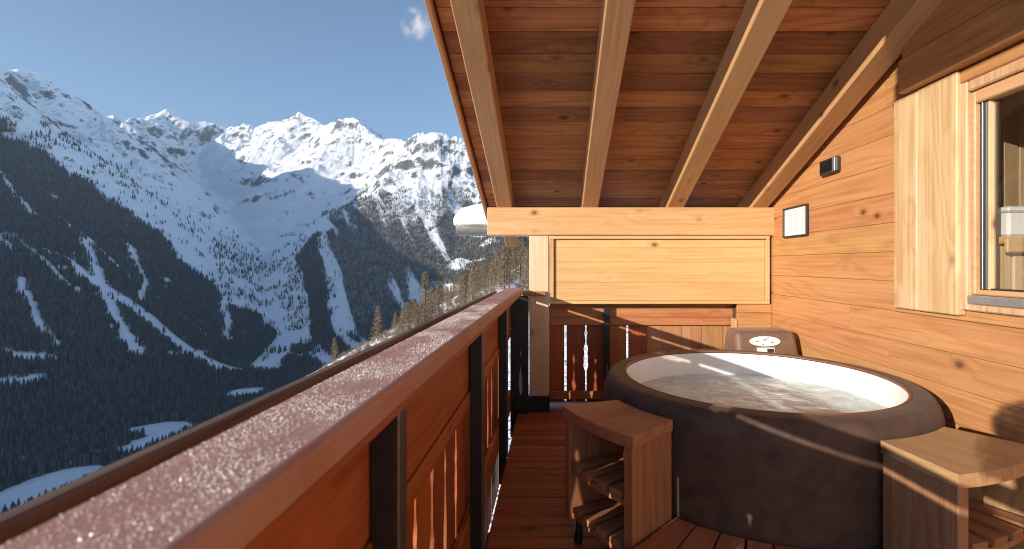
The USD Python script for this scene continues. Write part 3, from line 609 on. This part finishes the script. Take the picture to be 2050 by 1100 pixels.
for k in range(8):
    a0 = 225.4 + k*53.4/8 + 0.25; a1 = 225.4 + (k+1)*53.4/8 - 0.35; mid = math.radians((a0+a1)/2); h = (a1-a0)/2
    obj('step_board', sector(0.822, 1.20, -h, h, 0.170, 0.200, 4), W_step, st, mat4(rz(mid)))
obj('step_front', sector(1.165, 1.185, 226, 278.5, 0.005, 0.168), W_step, st)
for a in (227,252,277.5): obj('step_bearer', cb(0.84,1.16,-0.02,0.02,0.005,0.168,0.003), W_step, st, mat4(rz(math.radians(a))))

# ------------------------------------------------------------------ small things on the wall
fr = thing('framed_notice', 'white printed notice in thin black frame on the wall beside the eaves beam', 'notice', mat4(None, (1.898,3.66,1.605)))
hw, hh = 0.178, 0.118
obj('frame', cat(cb(-0.022,0,-hw,hw,hh-0.012,hh,0.002), cb(-0.022,0,-hw,hw,-hh,-hh+0.012,0.002), cb(-0.022,0,-hw,-hw+0.012,-hh+0.0125,hh-0.0125,0.002), cb(-0.022,0,hw-0.012,hw,-hh+0.0125,hh-0.0125,0.002)), M_gasket, fr)
obj('sheet', cb(-0.010,-0.002,-hw+0.0125,hw-0.0125,-hh+0.0125,hh-0.0125,0.0005), M_paper, fr)
lines = []
for k in range(11):
    z = 0.085 - k*0.0165
    for a, b in ((-0.14,-0.06),(-0.045,0.035),(0.05,0.13)):
        lines.append(cb(-0.0112,-0.0104, a, a+(b-a)*rnd.uniform(0.5,1.0), z, z+0.005, 0.0001))
obj('print', cat(*lines), M_ink, fr)
th = thing('wall_sensor', 'small black wall unit with a grey strip on the planks under the rafter', 'weather display', mat4(None, (1.898,3.19,1.937)))
obj('case', cb(-0.034,0,-0.10,0.10,-0.052,0.052,0.008), M_gasket, th)
obj('side_strip', cb(-0.037,-0.0345,-0.088,-0.06,-0.045,0.045,0.001), M_alu, th)
obj('screen', cb(-0.036,-0.0345,-0.05,0.088,-0.034,0.04,0.001), plain('dark_glass',(0.01,0.012,0.012),rough=0.12), th)

# ------------------------------------------------------------------ larches on the slope below the balcony
M_larch = leafmat('larch_crown', (0.22,0.162,0.105), (0.37,0.285,0.19), 0.25)
M_bark = plain('larch_bark', (0.10,0.075,0.06), rough=0.9, noise=0.4, nscale=3)
def larch(seed):
    r = random.Random(seed)
    t = trimesh.creation.cone(0.26, 1.0, sections=9); v = t.vertices.copy(); v[:,2] *= 15.2; t.vertices = v
    V2, F2 = [], []
    def tri(a, b, c): i = len(V2); V2.extend([a,b,c]); F2.append((i,i+1,i+2))
    for k in range(150):
        h = 2.0 + 13.0*(k/150)**0.9; l = (15.9-h)*0.25*r.uniform(0.65,1.2) + 0.25; a = r.random()*6.283
        dx, dy = math.cos(a), math.sin(a); droop = r.uniform(-0.25,0.05)
        base = np.array([0,0,h]); tip = base + np.array([dx*l, dy*l, droop*l]); side = np.array([-dy,dx,0])
        tri(base+np.array([0,0,0.05]), base-np.array([0,0,0.05]), tip)
        for j in range(14):
            t_ = r.uniform(0.15,1.0); p = base + (tip-base)*t_; s = r.choice((-1,1)); ln = r.uniform(0.3,0.95)*(1.15-0.6*t_)
            e = p + side*s*ln*0.7 + np.array([dx,dy,0])*ln*0.4 + np.array([0,0,r.uniform(-0.45,0.25)*ln])
            w = np.array([r.uniform(-.1,.1), r.uniform(-.1,.1), r.uniform(.04,.13)])
            tri(p-w, p+w, e)
    return t, (np.array(V2), np.array(F2))
rl = random.Random(23); LAR = [(-0.441,150,1.12),(-0.373,165,0.85),(-0.40,185,0.75),(-0.465,175,0.7),(-0.272,125,1.02)]
for k in range(95):
    u = ((k+rl.random())/95)**0.8; m = -0.345 + 0.33*u; d = rl.uniform(95, 250)
    LAR.append((m, d, rl.uniform(0.5,0.85)*(0.78+0.32*u)))
LAR = sorted((m*d, d, s_) for m, d, s_ in LAR); LAR.sort(key=lambda t: t[0]/t[1])
T_ = ['','first','second','third','fourth','fifth','sixth','seventh','eighth','ninth','tenth','eleventh','twelfth','thirteenth','fourteenth','fifteenth','sixteenth','seventeenth','eighteenth','nineteenth']
ORD = T_[1:] + [w if j == 0 else t + '-' + T_[j] for t, w in (('twenty','twentieth'),('thirty','thirtieth'),('forty','fortieth'),('fifty','fiftieth'),('sixty','sixtieth'),('seventy','seventieth'),('eighty','eightieth'),('ninety','ninetieth'),('hundred','hundredth')) for j in range(10)]
proto = {}
for i, (x, y, s) in enumerate(LAR):
    z = float(terrain(np.array([x],float), np.array([y],float))[0]) - 0.3
    M = mat4(rz(i*1.7)*s, (x,y,z)); k = i % 3
    size = 'small' if s < 0.6 else 'tall' if s > 0.8 else 'mid-sized'
    far = 'at the front of the larch wood' if y < 130 else 'deep in the larch wood' if y > 200 else 'in the middle of the larch wood'
    label = f'{size} leafless tan larch {far}, {ORD[i]} from the left'
    if k not in proto:
        t = thing('larch_tree', label, 'tree', M, 'larches behind the handrail'); tr, cr = larch(40+k)
        obj('trunk', tr, M_bark, t, smooth=40); obj('crown', cr, M_larch, t); proto[k] = t
    else: copy_of(proto[k], M, label, 'larches behind the handrail')

nb = 3600; mb_ = -0.50 + 0.50*rng.random(nb)**0.8; db = 60 + 260*rng.random(nb); xb = mb_*db; zb = terrain(xb, db); kk = meshkit.fbm(np.stack([xb/14, db/22, 0*xb],-1), 3, 77) > 0.42
_, yc = larch(60); yc = (yc[0]*np.array([1.5,1.5,1])/15.0 - np.array([0,0,0.06]), yc[1][:900]); hb = rng.uniform(1.2, 4.2, nb)
instancer('larch_thicket', [yc], M_larch, np.stack([xb,db,zb-0.1],-1)[kk], np.stack([hb,hb,hb],-1)[kk], rng.uniform(0,6.28,nb)[kk], 'brown thicket of young larches and brush covering the slope below the balcony', 'thicket')
# ------------------------------------------------------------------ unseen bush shape beside the camera, out of view, shading the right wall
pb = thing('potted_bush', 'unseen bush shape on the handrail beside the camera, casting the shadow on the right wall', 'unseen_object', mat4(None, (-0.335,-0.235,1.072)))
obj('pot', lathe([(0,0.0),(0.06,0.0),(0.078,0.11),(0.084,0.112),(0.084,0.125),(0.074,0.125),(0.072,0.11),(0,0.105)], 32), M_gasket, pb, smooth=40)
rb_ = np.random.default_rng(3); n = 5200; dv = rb_.normal(size=(n,3)); dv /= np.linalg.norm(dv,axis=1)[:,None]
cp = dv*(0.165*rb_.random(n)**0.25*(0.9+0.2*meshkit.noise(dv*3+9)))[:,None] + np.array([0,0,0.215]); u = rb_.normal(size=(n,3)); u /= np.linalg.norm(u,axis=1)[:,None]; w = np.cross(dv,u)
LV = np.stack([cp-u*0.011, cp+w*0.006, cp+u*0.011, cp-w*0.006],1).reshape(-1,3); LF = (np.array([[0,1,2],[0,2,3]])[None]+4*np.arange(n)[:,None,None]).reshape(-1,3)
obj('leaves', (LV, LF), M_spruce, pb)

# ------------------------------------------------------------------ frost grains on the handrail
rg = np.random.default_rng(5); N = 24000
yy = 0.18 + 2.2*rg.random(N)**1.35; xx = rg.uniform(-0.391,-0.274,N)
dens = meshkit.fbm(np.stack([xx*14, yy*9, 0*xx],-1), 3, 17); k = dens > 0.22 + 0.35*rg.random(N); xx, yy = xx[k], yy[k]
N = len(xx); s = rg.uniform(0.00035,0.0012,N)*(0.7+0.6*dens[k])
b0 = np.array([[1,0,0],[-0.5,0.87,0],[-0.5,-0.87,0],[0,0,1.1]]); f0 = np.array([[0,1,3],[1,2,3],[2,0,3]])
ang = rg.uniform(0,6.28,N); c_, s_ = np.cos(ang), np.sin(ang)
vx = b0[None,:,0]*c_[:,None] - b0[None,:,1]*s_[:,None]; vy = b0[None,:,0]*s_[:,None] + b0[None,:,1]*c_[:,None]
jit = rg.uniform(-0.5,0.5,(N,2))
vx[:,3] += jit[:,0]; vy[:,3] += jit[:,1]
GV = np.stack([xx[:,None]+vx*s[:,None], yy[:,None]+vy*s[:,None], 1.0708+np.repeat(b0[None,:,2],N,0)*s[:,None]], -1).reshape(-1,3)
GF = (f0[None]+4*np.arange(N)[:,None,None]).reshape(-1,3)
fr_ = obj('frost', (GV, GF), M_ice); tag(fr_, 'glittering frost grains on the handrail top', 'frost', None, 'stuff')

# ------------------------------------------------------------------ valley haze
hz = obj('haze', trimesh.creation.box(bounds=[[-5700,-3050,-520],[3050,6600,2200]]), usdkit.material(stage, L('valley_haze'), {'v': ('principled_volume', dict(color=(0.62,0.78,1.0), density=0.000045, anisotropy=0.2))}, [], volume='v.volume'))
tag(hz, 'thin bluish haze filling the valley air', 'haze', None, 'stuff')
